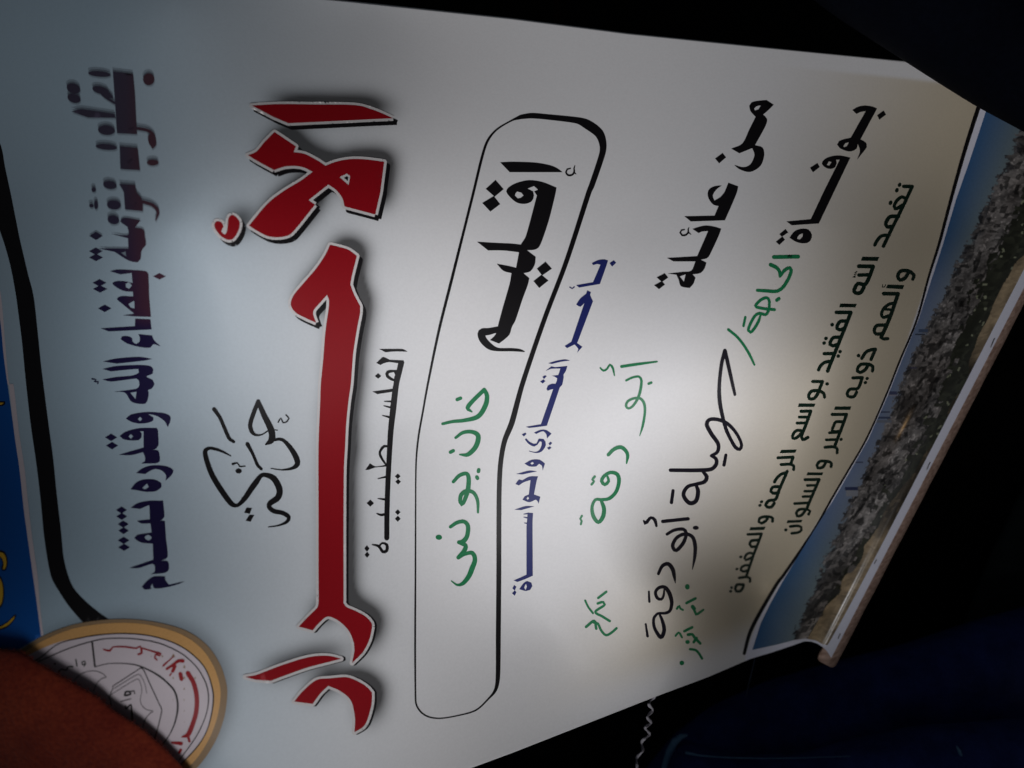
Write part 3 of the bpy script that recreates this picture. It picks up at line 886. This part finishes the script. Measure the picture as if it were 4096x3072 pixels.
M_paper = attr_print("glossy_paper", "print", 0.6, 0.03, 0.22)
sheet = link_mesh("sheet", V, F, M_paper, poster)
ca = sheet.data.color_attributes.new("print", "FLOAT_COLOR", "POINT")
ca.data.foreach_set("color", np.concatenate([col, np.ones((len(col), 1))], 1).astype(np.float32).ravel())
so = sheet.modifiers.new("thickness", "SOLIDIFY"); so.thickness = 0.0004; so.offset = -1

def build(art, mat, lift, grid=None):
    out = []
    for name, adds, cuts in parse_art(art):
        out.append(print_part(name, adds, cuts, mat, poster, lift))
    return out

L1 = 0.00012
def paint_ink(o, fn, attr="print"):
    """vary the ink over the part: fn(world x, y of its points) -> colours"""
    co = np.empty(len(o.data.vertices) * 3, np.float32); o.data.vertices.foreach_get("co", co); co = co.reshape(-1, 3)
    D = CAM_H - co[:, 2]; x = co[:, 0] / D * FPX + 2048; y = 1536 - co[:, 1] / D * FPX
    c = fn(x, y)
    a = o.data.color_attributes.new(attr, "FLOAT_COLOR", "POINT")
    a.data.foreach_set("color", np.concatenate([c, np.ones((len(c), 1))], 1).astype(np.float32).ravel())
def navy_reflection(x, y):
    """the line's first words carry painted haze, with a red-brown reflection towards the base of the letters"""
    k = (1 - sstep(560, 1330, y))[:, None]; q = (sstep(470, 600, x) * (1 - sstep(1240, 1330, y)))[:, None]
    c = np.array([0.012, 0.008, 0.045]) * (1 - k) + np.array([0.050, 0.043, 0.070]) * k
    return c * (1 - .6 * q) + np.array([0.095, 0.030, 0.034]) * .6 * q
M_navy_hazed = attr_print("hazed_navy_print", "print", 0.5, 0.06, 0.22, mottling=0.05)  # navy ink whose colour carries the painted haze and reflection
for o in build(ART_NAVY, M_navy_hazed, L1):
    paint_ink(o, navy_reflection)
# see-through shifted copies of the first words, painting in motion blur and haze
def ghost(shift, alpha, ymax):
    m, nt, b = new_mat("blurred_ink")
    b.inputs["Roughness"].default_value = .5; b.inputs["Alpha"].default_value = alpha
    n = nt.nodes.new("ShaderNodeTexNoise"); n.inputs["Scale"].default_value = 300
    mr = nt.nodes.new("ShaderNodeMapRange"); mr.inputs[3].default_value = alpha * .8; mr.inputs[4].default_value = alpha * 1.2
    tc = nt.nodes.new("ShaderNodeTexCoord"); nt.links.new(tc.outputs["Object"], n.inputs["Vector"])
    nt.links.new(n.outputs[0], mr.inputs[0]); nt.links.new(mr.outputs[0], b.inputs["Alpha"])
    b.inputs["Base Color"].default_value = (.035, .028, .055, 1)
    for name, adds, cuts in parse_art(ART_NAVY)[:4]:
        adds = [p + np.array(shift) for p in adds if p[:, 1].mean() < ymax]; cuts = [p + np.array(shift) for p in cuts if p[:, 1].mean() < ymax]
        if adds: print_part("blurred_ink", adds, cuts, m, poster, L1 * .6 + alpha * 5e-5)
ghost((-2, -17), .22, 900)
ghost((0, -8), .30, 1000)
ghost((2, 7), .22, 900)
build(ART_BLACK, M_black, L1)
build(ART_BORDER, M_black, L1)
build(ART_BLUE_HEADER, M_header, L1)
build(ART_WHITE_LINE, M_seal, 0.00016)
build(ART_YELLOW_EDGE, M_black, 0.00020)
build(ART_YELLOW, M_yellow, 0.00026)
build(ART_GREEN_PRINT, M_dgreen, L1)
build(ART_BLUE, M_blue, L1)
build(ART_MARKER_GREEN, M_mgreen, 0.00015)
build(ART_MARKER_BLACK, M_mblack, 0.00015)

# the headline: every red letter has its white outline and its black block edge as sub-parts
for name, adds, cuts in red_parts:
    ring = []
    for p in adds + cuts:
        q = np.concatenate([p, p[:1]])
    letter = print_part(name, adds, cuts, M_red, poster, 0.00032)
    def outline(polys, w):
        segs = []
        for p in polys:
            n = len(p)
            for i in range(n):
                a, b = p[i], p[(i + 1) % n]
                d = b - a; L = np.hypot(*d)
                if L < 0.3: continue
                nn = np.array([-d[1], d[0]]) / L * w / 2
                segs.append(np.array([a + nn, b + nn, b - nn, a - nn]))
                if i % 2 == 0 or L > 12: segs.append(disc(a[0], a[1], w / 2, n=8))
        return segs
    o = print_part("letter_outline", adds + outline(adds, 21.0), [c for c in cuts if False], M_white, letter, 0.00026)
    if cuts:   # the dark middle of the open eye, ringed by the white outline
        c0 = cuts[0].mean(0)
        print_part("letter_eye", [(cuts[0] - c0) * .42 + c0 - np.array([1.5, 2.0])], [], M_black, letter, 0.00032)
    def shifted(p, f=1.0):     # the block edge is deep at the first letters and shallow at the last
        q = sstep(1300, 2400, p[:, 1])[:, None]
        return p + f * (np.array([[15.0, 17.0]]) * (1 - q) + np.array([[10.0, 1.0]]) * q)
    print_part("letter_block_edge", [shifted(p) for p in adds + outline(adds, 19.0)] + [shifted(p, .5) for p in adds], [], M_black, letter, 0.00018)

# the seal
def one(text): return parse_art(text)[0][1]
seal = print_part("seal", one(SEAL_OUT), [], M_gold_dark, poster, 0.00020)
tag(seal, "round gold rimmed emblem with an open book and curved lettering")
print_part("seal_gold_ring", one(SEAL_GOLD), one(SEAL_IN), M_gold, seal, 0.00026)
print_part("seal_disc", one(SEAL_IN), [], M_seal, seal, 0.00026)
for art, m in ((ART_SEAL_LINES, M_black), (ART_SEAL_RED, M_red), (ART_SEAL_GREEN, M_dgreen)):
    for name, adds, cuts in parse_art(art):
        print_part(name, adds, cuts, m, seal, 0.00034)

# ------------------------------------------------------------------ the city photograph printed along the foot
SYk = np.array([150, 290, 451, 640, 800, 974, 1089, 1280, 1439, 1584, 1757, 1892, 2000, 2124, 2330, 2417, 2493, 2600.])
SXk = np.array([4045, 3998, 3942, 3880, 3824, 3773, 3736, 3674, 3609, 3551, 3474, 3397, 3334, 3255, 3128, 3080, 3043, 3009.])
NS, NT = 110, 860
ys = np.linspace(300, 2600, NT)[:, None] * np.ones((1, NS)); s = np.linspace(0, 1, NS)[None] * np.ones((NT, 1))
xs0 = np.interp(ys, SYk, SXk); xs1 = 3321 + (2580 - ys) * .5155
X = xs0 * (1 - s) + xs1 * s
bul = np.interp(s, [0, .32, .56, .70, .84, .945, 1], [0, -21, -40, -46, -39, -21, -20])
Y = ys + bul * np.exp(-(2600 - ys) / 160.0)
X = X + np.where(s > .9, 0, 0)
P = on_sheet(X.ravel(), Y.ravel(), 0.00022)
idx = np.arange(NS * NT).reshape(NT, NS)
F = np.stack([idx[:-1, :-1], idx[1:, :-1], idx[1:, 1:], idx[:-1, 1:]], -1).reshape(-1, 4)

def noise2(shape, cy, cx, seed):
    r = np.random.default_rng(seed)
    h, w = shape
    g = r.random((int(h / cy) + 3, int(w / cx) + 3))
    yy = np.arange(h) / cy; xx = np.arange(w) / cx
    i = yy.astype(int); j = xx.astype(int); a = (yy - i)[:, None]; b = (xx - j)[None]
    a = a * a * (3 - 2 * a); b = b * b * (3 - 2 * b)
    return (g[i][:, j] * (1 - b) + g[i][:, j + 1] * b) * (1 - a) + (g[i + 1][:, j] * (1 - b) + g[i + 1][:, j + 1] * b) * a

def cells(shape, cy, cx, seed):
    """blocky noise: the houses of the far city"""
    r = np.random.default_rng(seed)
    h, w = shape
    yy, xx = np.mgrid[0:h, 0:w]
    wy = (noise2(shape, cy * 2, cx * 2, seed + 1) - .5) * cy * 1.8; wx = (noise2(shape, cy * 2, cx * 2, seed + 2) - .5) * cx * 1.8
    i = ((yy + wy) / cy).astype(int) + 3; j = ((xx + wx) / cx).astype(int) + 3
    return r.random((int(h / cy) + 10, int(w / cx) + 10))[i, j]

shp = (NT, NS)
yk = np.array([300, 450, 800, 1280, 1520, 1760, 1953, 2138, 2395, 2600.])
c_city = np.interp(ys, yk, [.36, .35, .32, .16, .11, .17, .23, .33, .46, .54])
c_dark = np.interp(ys, yk, [.78, .75, .64, .59, .72, .75, .72, .74, .72, .74])
c_tan = np.interp(ys, yk, [1.1, 1.0, .96, .88, .97, .97, .88, .80, .74, .76])
jag = (cells(shp, 7, 8, 11) - .5) * .10 + (cells(shp, 3, 4, 12) - .5) * .05
far = noise2(shp, 60, 10, 5)
skyc = np.stack([.042 + .11 * s / np.maximum(c_city, .05), .12 + .08 * s / np.maximum(c_city, .05), .27 - .05 * s / np.maximum(c_city, .05)], -1)
pale_t = sstep(900, 1300, ys) * (1 - sstep(1900, 2300, ys))
skyc = skyc * (1 - .6 * pale_t[..., None]) + np.array([.24, .28, .40]) * (.6 * pale_t[..., None])
houses = .05 + .20 * cells(shp, 3, 3, 21) ** 2 + .13 * cells(shp, 8, 6, 22) + .14 * noise2(shp, 5, 4, 27) + .30 * (cells(shp, 3, 2, 23) > .95)
big = .06 + .22 * cells(shp, 12, 9, 81) + .10 * cells(shp, 4, 3, 82)
houses = np.where(ys > 2240 + 60 * (noise2(shp, 20, 10, 83) - .5), big * 1.5, houses)
houses = .70 * houses * (.45 + 1.0 * noise2(shp, 26, 14, 24))
houses = np.where(cells(shp, 7, 5, 25) > .74, houses * .25, houses)
houses = np.where(noise2(shp, 34, 16, 28) > .78, houses * .4, houses)
warm = noise2(shp, 40, 12, 26)[..., None]
cityc = houses[..., None] * (np.array([1.0, .93, .88]) * (1 - warm * .25) + np.array([.25, .08, .0]) * warm * .25)
dk = .018 + .05 * cells(shp, 5, 5, 31) * noise2(shp, 20, 10, 32) + .25 * (cells(shp, 3, 3, 33) > .975)
darkc = dk[..., None] * np.array([.9, .95, .62])
tn = .30 * (.55 + .7 * noise2(shp, 14, 9, 41)) * (.8 + .4 * cells(shp, 4, 6, 42))
mid = (sstep(1350, 1500, ys) * (1 - sstep(2050, 2200, ys)))
tn = tn * (1 - .85 * mid) + .05 * mid * (cells(shp, 6, 5, 43) > .8)
tanc = tn[..., None] * np.array([1.15, .86, .52])
cs = c_city + jag * .8
colr = np.where((s < cs)[..., None], skyc, cityc)
haze_edge = np.exp(-np.abs(s - cs) / .04)[..., None]
colr = np.where((s >= cs)[..., None], colr * (1 - .35 * haze_edge) + np.array([.10, .11, .14]) * .35 * haze_edge, colr)
jd = c_dark + (cells(shp, 9, 7, 51) - .5) * .16 + (noise2(shp, 30, 9, 52) - .5) * .16
colr = np.where((s > jd)[..., None], darkc, colr)
jt = c_tan + (noise2(shp, 26, 9, 61) - .5) * .14
colr = np.where((s > jt)[..., None], tanc, colr)
lo = sstep(2250, 2400, ys)
bot = (sstep(2330, 2400, ys) * (cells(shp, 16, 12, 71) > .62) * (s > cs) * (s < .8))
colr = np.where(bot[..., None] > .5, colr * .25 + np.array([.02, .02, .02]), colr)
for x0_, x1_, y0_, y1_, c_ in ((3380, 3432, 1948, 1962, (.03, .04, .10)), (3384, 3432, 1962, 1984, (.26, .27, .30)), (3661, 3700, 1336, 1341, (.03, .04, .06)),
                             (3674, 3712, 1316, 1330, (.07, .10, .17)), (3552, 3588, 1564, 1578, (.06, .07, .14)), (3548, 3590, 1579, 1583, (.24, .24, .30)),
                             (3508, 3560, 1645, 1650, (.04, .05, .10)), (3504, 3562, 1666, 1676, (.04, .06, .12)), (3500, 3566, 1680, 1690, (.16, .18, .22)),
                             (3640, 3668, 1468, 1474, (.05, .05, .09)), (3420, 3452, 1846, 1852, (.06, .07, .12))):
    colr = np.where(((X > x0_) & (X < x1_) & (Y > y0_) & (Y < y1_))[..., None], np.array(c_), colr)
M_photo = attr_print("city_photo_print", "print", 0.60, 0.40, 0.19, mottling=0.06)
photo = link_mesh("city_photo", P, F, M_photo, poster)
ca = photo.data.color_attributes.new("print", "FLOAT_COLOR", "POINT")
ca.data.foreach_set("color", np.concatenate([colr.reshape(-1, 3), np.ones((NS * NT, 1))], 1).astype(np.float32).ravel())
_X, _Y = X.ravel(), Y.ravel()
_g = np.maximum(1 - sstep(80, 112, edge_dist(_X, _Y)), 1 - sstep(40, 110, np.hypot(_X - 3615, _Y - 1700)))
ga = photo.data.attributes.new("gloss", "FLOAT", "POINT"); ga.data.foreach_set("value", (.05 + .95 * _g).astype(np.float32))
_nt = M_photo.node_tree; _a = _nt.nodes.new("ShaderNodeAttribute"); _a.attribute_name = "gloss"      # coat raised only at the bend and lamp spot, to place their highlights
_nt.links.new(_a.outputs["Fac"], _nt.nodes["Principled BSDF"].inputs["Coat Weight"])
tag(photo, "printed photo strip of a grey hillside city under blue sky")

# ------------------------------------------------------------------ wooden batten under the right margin, and its staples
def edge_pt(e, d):
    """picture position from distance along the paper's straight foot edge and distance in from it"""
    return 3325 + e * .4620 - d * .8868, 2632 - e * .8868 - d * .4620

def wood():
    m, nt, b = new_mat("raw_wood")
    tc = nt.nodes.new("ShaderNodeTexCoord"); mp = nt.nodes.new("ShaderNodeMapping")
    mp.inputs["Rotation"].default_value = (0, 0, math.radians(-62)); mp.inputs["Scale"].default_value = (12, 420, 420)
    n = nt.nodes.new("ShaderNodeTexNoise"); n.inputs["Scale"].default_value = 1.0; n.inputs["Detail"].default_value = 5
    nt.links.new(tc.outputs["Object"], mp.inputs[0]); nt.links.new(mp.outputs[0], n.inputs["Vector"])
    cr = nt.nodes.new("ShaderNodeValToRGB")
    cr.color_ramp.elements[0].color = (.30, .175, .13, 1); cr.color_ramp.elements[1].color = (.62, .43, .34, 1)
    cr.color_ramp.elements[0].position = .3; cr.color_ramp.elements[1].position = .7
    nt.links.new(n.outputs[0], cr.inputs[0]); nt.links.new(cr.outputs[0], b.inputs["Base Color"])
    b.inputs["Roughness"].default_value = .7
    bp = nt.nodes.new("ShaderNodeBump"); bp.inputs["Strength"].default_value = .4; bp.inputs["Distance"].default_value = .0004
    nt.links.new(n.outputs[0], bp.inputs["Height"]); nt.links.new(bp.outputs[0], b.inputs["Normal"])
    return m
M_wood = wood()
prof = [(46, .0012), (20, .0009), (2, .0009), (-5, .0016), (-20, .0060), (-30, .0105), (-26, .0150), (0, .0165), (40, .0160), (52, .0090)]
rows = [(-34, .55), (-31, .8), (-24, .95), (-12, 1.0)] + [(e, 1.0) for e in range(10, 2700, 60)]
verts, faces = [], []
for e, kk in rows:
    for d, dd in prof:
        dm = 10 + (d - 10) * kk + random.uniform(-.7, .7)
        x, y = edge_pt(e, dm)
        x0_, y0_ = edge_pt(max(e, 0), max(d, 0))
        D = float(depth(x0_, y0_)) + dd * (.8 + .2 * kk) + (1 - kk) * .002
        verts.append(unproject(x, y, D))
n = len(prof)
for r in range(len(rows) - 1):
    for i in range(n):
        a, b_ = r * n + i, r * n + (i + 1) % n
        faces.append((a, b_, b_ + n, a + n))
faces.append(tuple(range(n))[::-1]); faces.append(tuple(range((len(rows) - 1) * n, len(rows) * n)))
batten = link_mesh("wooden_batten", verts, faces, M_wood, poster)
batten.data.polygons.foreach_set("use_smooth", [True] * len(batten.data.polygons))

M_steel, nt, b = new_mat("dark_staple_steel")
b.inputs["Metallic"].default_value = 1.0; b.inputs["Base Color"].default_value = (.16, .15, .15, 1); b.inputs["Roughness"].default_value = .35
nz = nt.nodes.new("ShaderNodeTexNoise"); nz.inputs["Scale"].default_value = 800
mr = nt.nodes.new("ShaderNodeMapRange"); mr.inputs[3].default_value = .25; mr.inputs[4].default_value = .5
nt.links.new(nz.outputs[0], mr.inputs[0]); nt.links.new(mr.outputs[0], b.inputs["Roughness"])

def tube(path, radii, mat, name, parent=None, seg=8):
    P = np.array(path, float)
    T = np.zeros_like(P); T[1:-1] = P[2:] - P[:-2]; T[0] = P[1] - P[0]; T[-1] = P[-1] - P[-2]
    T /= np.linalg.norm(T, axis=1, keepdims=True)
    v, f = [], []
    for p, tt, r in zip(P, T, radii):
        a = np.cross(tt, (0, 0, 1.0)); a /= max(np.linalg.norm(a), 1e-9); bb = np.cross(tt, a)
        for k in range(seg):
            th = 2 * math.pi * k / seg
            v.append(p + (a * math.cos(th) + bb * math.sin(th)) * r)
    for i in range(len(P) - 1):
        for k in range(seg):
            f.append((i * seg + k, i * seg + (k + 1) % seg, (i + 1) * seg + (k + 1) % seg, (i + 1) * seg + k))
    f.append(tuple(range(seg))[::-1]); f.append(tuple(range((len(P) - 1) * seg, len(P) * seg)))
    return link_mesh(name, v, f, mat, parent)

for (xa, ya), (xb, yb) in (((3980, 1349), (3961, 1393)), ((3722, 1846), (3706, 1881)), ((3507, 2236), (3497, 2256)), ((3362, 2532), (3352, 2556))):
    pth = []
    for q in np.linspace(0, 1, 7):
        lift = .0008 * math.sin(math.pi * q) ** .5 - .0003 if 0 < q < 1 else -.0006
        pth.append(on_sheet(xa + (xb - xa) * q, ya + (yb - ya) * q, lift))
    tube(pth, [.00032] * 7, M_steel, "staple", poster, 6)

# the small warm lamp whose reflection shows on the city photograph
_p = [on_sheet(x, y) for x, y in ((3615, 1700), (3621, 1700), (3615, 1706))]
_n = np.cross(_p[2] - _p[0], _p[1] - _p[0]); _n /= np.linalg.norm(_n); _n *= np.sign(_n[2])
_v = np.array([0, 0, CAM_H]) - _p[0]; _v /= np.linalg.norm(_v)
_r = 2 * (_n @ _v) * _n - _v
_q = _p[0] + _r * 0.62
print("LAMP", _q, _r)
ld = bpy.data.lights.new("warm_lamp", "POINT"); ld.energy = 0.09; ld.color = (1.0, .58, .22); ld.shadow_soft_size = 0.005
lo_ = bpy.data.objects.new("warm_lamp", ld); COL.objects.link(lo_); lo_.location = _q

# ------------------------------------------------------------------ things round the poster
def fold(name, edge, inward, width, D0, R, mat, parent=None, wrinkle=.002, seed=1, ni=90, nj=36, tilt=0.0):
    """a stuffed roll of cloth: an oval section swept along the outline `edge` and closed at both ends"""
    E = np.array(edge, float)
    seglen = np.concatenate([[0], np.cumsum(np.hypot(*np.diff(E, axis=0).T))])
    tt = np.linspace(0, seglen[-1], ni)
    # smooth the outline
    ex = np.interp(tt, seglen, E[:, 0]); ey = np.interp(tt, seglen, E[:, 1])
    k = np.ones(5) / 5
    exs = np.convolve(np.pad(ex, 2, "edge"), k, "valid"); eys = np.convolve(np.pad(ey, 2, "edge"), k, "valid")
    inw = np.array(inward, float); inw /= np.linalg.norm(inw)
    rr = np.random.default_rng(seed)
    ph = rr.random(12) * 6.28
    th = np.linspace(0, 2 * math.pi, nj, endpoint=False)
    v, f = [], []
    for i in range(ni):
        for j in range(nj):
            c, s_ = math.cos(th[j]), math.sin(th[j])
            off = width * (1 - c)
            wr = wrinkle * (math.sin(i * .23 + ph[0] + 2 * c) + .6 * math.sin(i * .61 + ph[1] + 5 * s_) + .5 * math.sin(j * .9 + i * .11 + ph[2]))
            Dc = D0 if D0 is not None else float(depth(exs[i] + inw[0] * off, eys[i] + inw[1] * off)) - R * .9 - .0015
            D = Dc - R * s_ + wr * (1 - c) + tilt * (i / ni) 
            v.append(unproject(exs[i] + inw[0] * off, eys[i] + inw[1] * off, D))
    for i in range(ni - 1):
        for j in range(nj):
            a, b2 = i * nj + j, i * nj + (j + 1) % nj
            f.append((a, b2, b2 + nj, a + nj))
    f.append(tuple(range(nj))[::-1]); f.append(tuple(range((ni - 1) * nj, ni * nj)))
    return link_mesh(name, v, f, mat, parent)

M_floor = cloth("dark_upholstery", (.0008, .0008, .001), (.0022, .0022, .003), scale=120)
fl = link_mesh("floor", [(-3, -3, 0), (3, -3, 0), (3, 3, 0), (-3, 3, 0)], [(0, 1, 2, 3)], M_floor, smooth=False)
tag(fl, kind="structure")

M_rust = cloth("rust_cloth", (.095, .0065, .002), (.19, .026, .008), scale=500, bump=.5, sheen=.15)
slv = fold("cloth_fold", [(-300, 2560), (-100, 2578), (0, 2593), (83, 2603), (148, 2647), (287, 2725), (393, 2785), (444, 2832), (574, 2915), (657, 2989), (736, 3072), (770, 3115)],
           (-.62, .78), 300, None, .0048, M_rust, wrinkle=.0004, seed=3)
tag(slv, "dark rust red fuzzy cloth bulging over the seal in the lower left corner", "cloth")
fv, ff = [], []
EE = np.array([(-20, 2591), (83, 2603), (148, 2647), (287, 2725), (393, 2785), (444, 2832), (574, 2915), (657, 2989), (736, 3072)], float)
for k in range(110):
    q = random.random() * (len(EE) - 1); i = int(q); a = EE[i] + (EE[i + 1] - EE[i]) * (q - i)
    L = random.uniform(3, 12) * (1.6 if random.random() < .1 else 1)
    an = random.gauss(-.95, .8)
    d = np.array([math.cos(an), math.sin(an)])
    p0 = a - d * 6; p1 = a + d * L * .5 + np.array([random.uniform(-3, 3), random.uniform(-3, 3)]); p2 = a + d * L
    w = 1.1
    nn = np.array([-d[1], d[0]])
    Dk = float(depth(*a)) - .0055 + random.uniform(-.001, .001); b0 = len(fv)
    for pp, ww in ((p0, w), (p1, w * .8), (p2, w * .3)):
        fv += [unproject(*(pp + nn * ww), Dk), unproject(*(pp - nn * ww), Dk)]
    ff += [(b0, b0 + 1, b0 + 3, b0 + 2), (b0 + 2, b0 + 3, b0 + 5, b0 + 4)]
fz = link_mesh("fuzz", fv, ff, M_rust, slv); fz["kind"] = "stuff"

M_pad = cloth("dark_pad_cloth", (.0010, .0014, .0034), (.0018, .0026, .0060), scale=300)
M_pad.node_tree.nodes["Principled BSDF"].inputs["Specular IOR Level"].default_value = 0.03
pad = fold("cushion", [(3000, -180), (3200, -40), (3345, 69), (3475, 153), (3618, 245), (3760, 336), (3905, 426), (4096, 528), (4300, 640), (4600, 800)],
           (.5, -.866), 520, .455, .07, M_pad, wrinkle=.001, seed=5)
tag(pad, "nearly black padded cushion covering the poster's upper right corner", "cushion")

M_denim = cloth("navy_denim", (.022, .036, .17), (.05, .085, .36), scale=650, bump=.6)
M_hem = cloth("worn_blue_hem", (.14, .30, .48), (.28, .52, .78), scale=650, bump=.6)
trs = empty("trousers", unproject(3400, 2900, .72))
tag(trs, "navy blue denim trousers in shadow below the batten", "trousers")
fold("upper_leg", [(2560, 3100), (2700, 2930), (2850, 2820), (3072, 2721), (3350, 2642), (3600, 2580), (3900, 2480), (4200, 2400), (4600, 2300)],
     (.15, 1), 330, .78, .07, M_denim, trs, wrinkle=.004, seed=7)
fold("lower_leg", [(2640, 3200), (2655, 3080), (2685, 2990), (2715, 2950), (2780, 2965), (2860, 3005), (2950, 3020), (3200, 3010), (3400, 2955), (3535, 2924), (3674, 2900), (3860, 2890), (4096, 2866), (4400, 2850)],
     (.1, 1), 300, .66, .06, M_denim, trs, wrinkle=.003, seed=8)
hp = [(2650, 3110), (2662, 3060), (2680, 3005), (2700, 2965), (2725, 2945), (2750, 2940)]
tube([unproject(x, y, .640) for x, y in hp], [.0022, .0030, .0034, .0030, .0022, .0008], M_hem, "hem", trs)
sp = [(2742, 3010), (2800, 3022), (2900, 3030), (3050, 3034), (3200, 3032), (3400, 3025)]
tube([unproject(x, y, .616) for x, y in sp], [.0012, .0006, .0004, .0003, .0003, .0002], M_hem, "seam", trs)
tube([unproject(x, y, .61) for x, y in ((3826, 2985), (3838, 3005), (3845, 3025), (3846, 3042))], [.0005, .0013, .0011, .0004], M_hem, "stitch", trs)

M_panel = cloth("dark_grey_panel", (.018, .026, .026), (.035, .048, .048), scale=90)
pn = fold("seat_panel", [(4190, 1750), (4060, 2010), (3950, 2240), (3850, 2500), (3790, 2720), (3780, 2960), (3790, 3200)], (1, .1), 300, .93, .03, M_panel, wrinkle=.002, seed=12)
tag(pn, "very dark grey rounded seat panel behind the trousers at the right edge", "seat panel")
M_string = cloth("white_string", (.40, .38, .42), (.80, .76, .82), scale=900, bump=.4)
kn = [(1235, 1040), (1195, 1078), (1182, 1112), (1215, 1158), (1168, 1218), (1202, 1268), (1150, 1312), (1187, 1368), (1122, 1430), (1130, 1510), (1078, 1570), (1078, 1659), (1040, 1720)]
pp = smooth_path([(2048 + x * .46293, 2304 + y * .46293, 0, False) for x, y in kn], False, 5)[0]
m = len(pp)
st = tube([unproject(p[0], p[1], .50 + .006 * math.sin(i * .55)) for i, p in enumerate(pp)], [.00085 + .00025 * math.sin(i * .9) for i in range(m)], M_string, "string")
tag(st, "crinkled white string hanging below the poster's lower edge", "string")
M_thread = cloth("dark_blue_thread", (.03, .04, .07), (.06, .08, .12), scale=900)
th_ = tube([unproject(x, y, .60) for x, y in ((3024, 2622), (3018, 2640), (3006, 2690), (2994, 2740), (2984, 2790))], [.00035] * 5, M_thread, "thread")
tag(th_, "thin bluish thread under the poster's curled lower corner", "thread")
M_strap = cloth("dark_red_cloth", (.010, .0015, .002), (.02, .003, .004), scale=200)
sv = []
for i, x in enumerate((2215, 2240)):
    for y in (-200, 60, 260):
        sv += [unproject(x, y, .75), unproject(x, y, .753)]
strap = link_mesh("strap", sv, [(0, 2, 8, 6), (2, 4, 10, 8), (1, 7, 9, 3), (3, 9, 11, 5), (0, 1, 3, 2), (2, 3, 5, 4), (6, 8, 9, 7), (8, 10, 11, 9), (0, 6, 7, 1), (4, 5, 11, 10)], M_strap, smooth=False)
tag(strap, "faint dark red strap in the blackness above the poster's top edge", "strap")
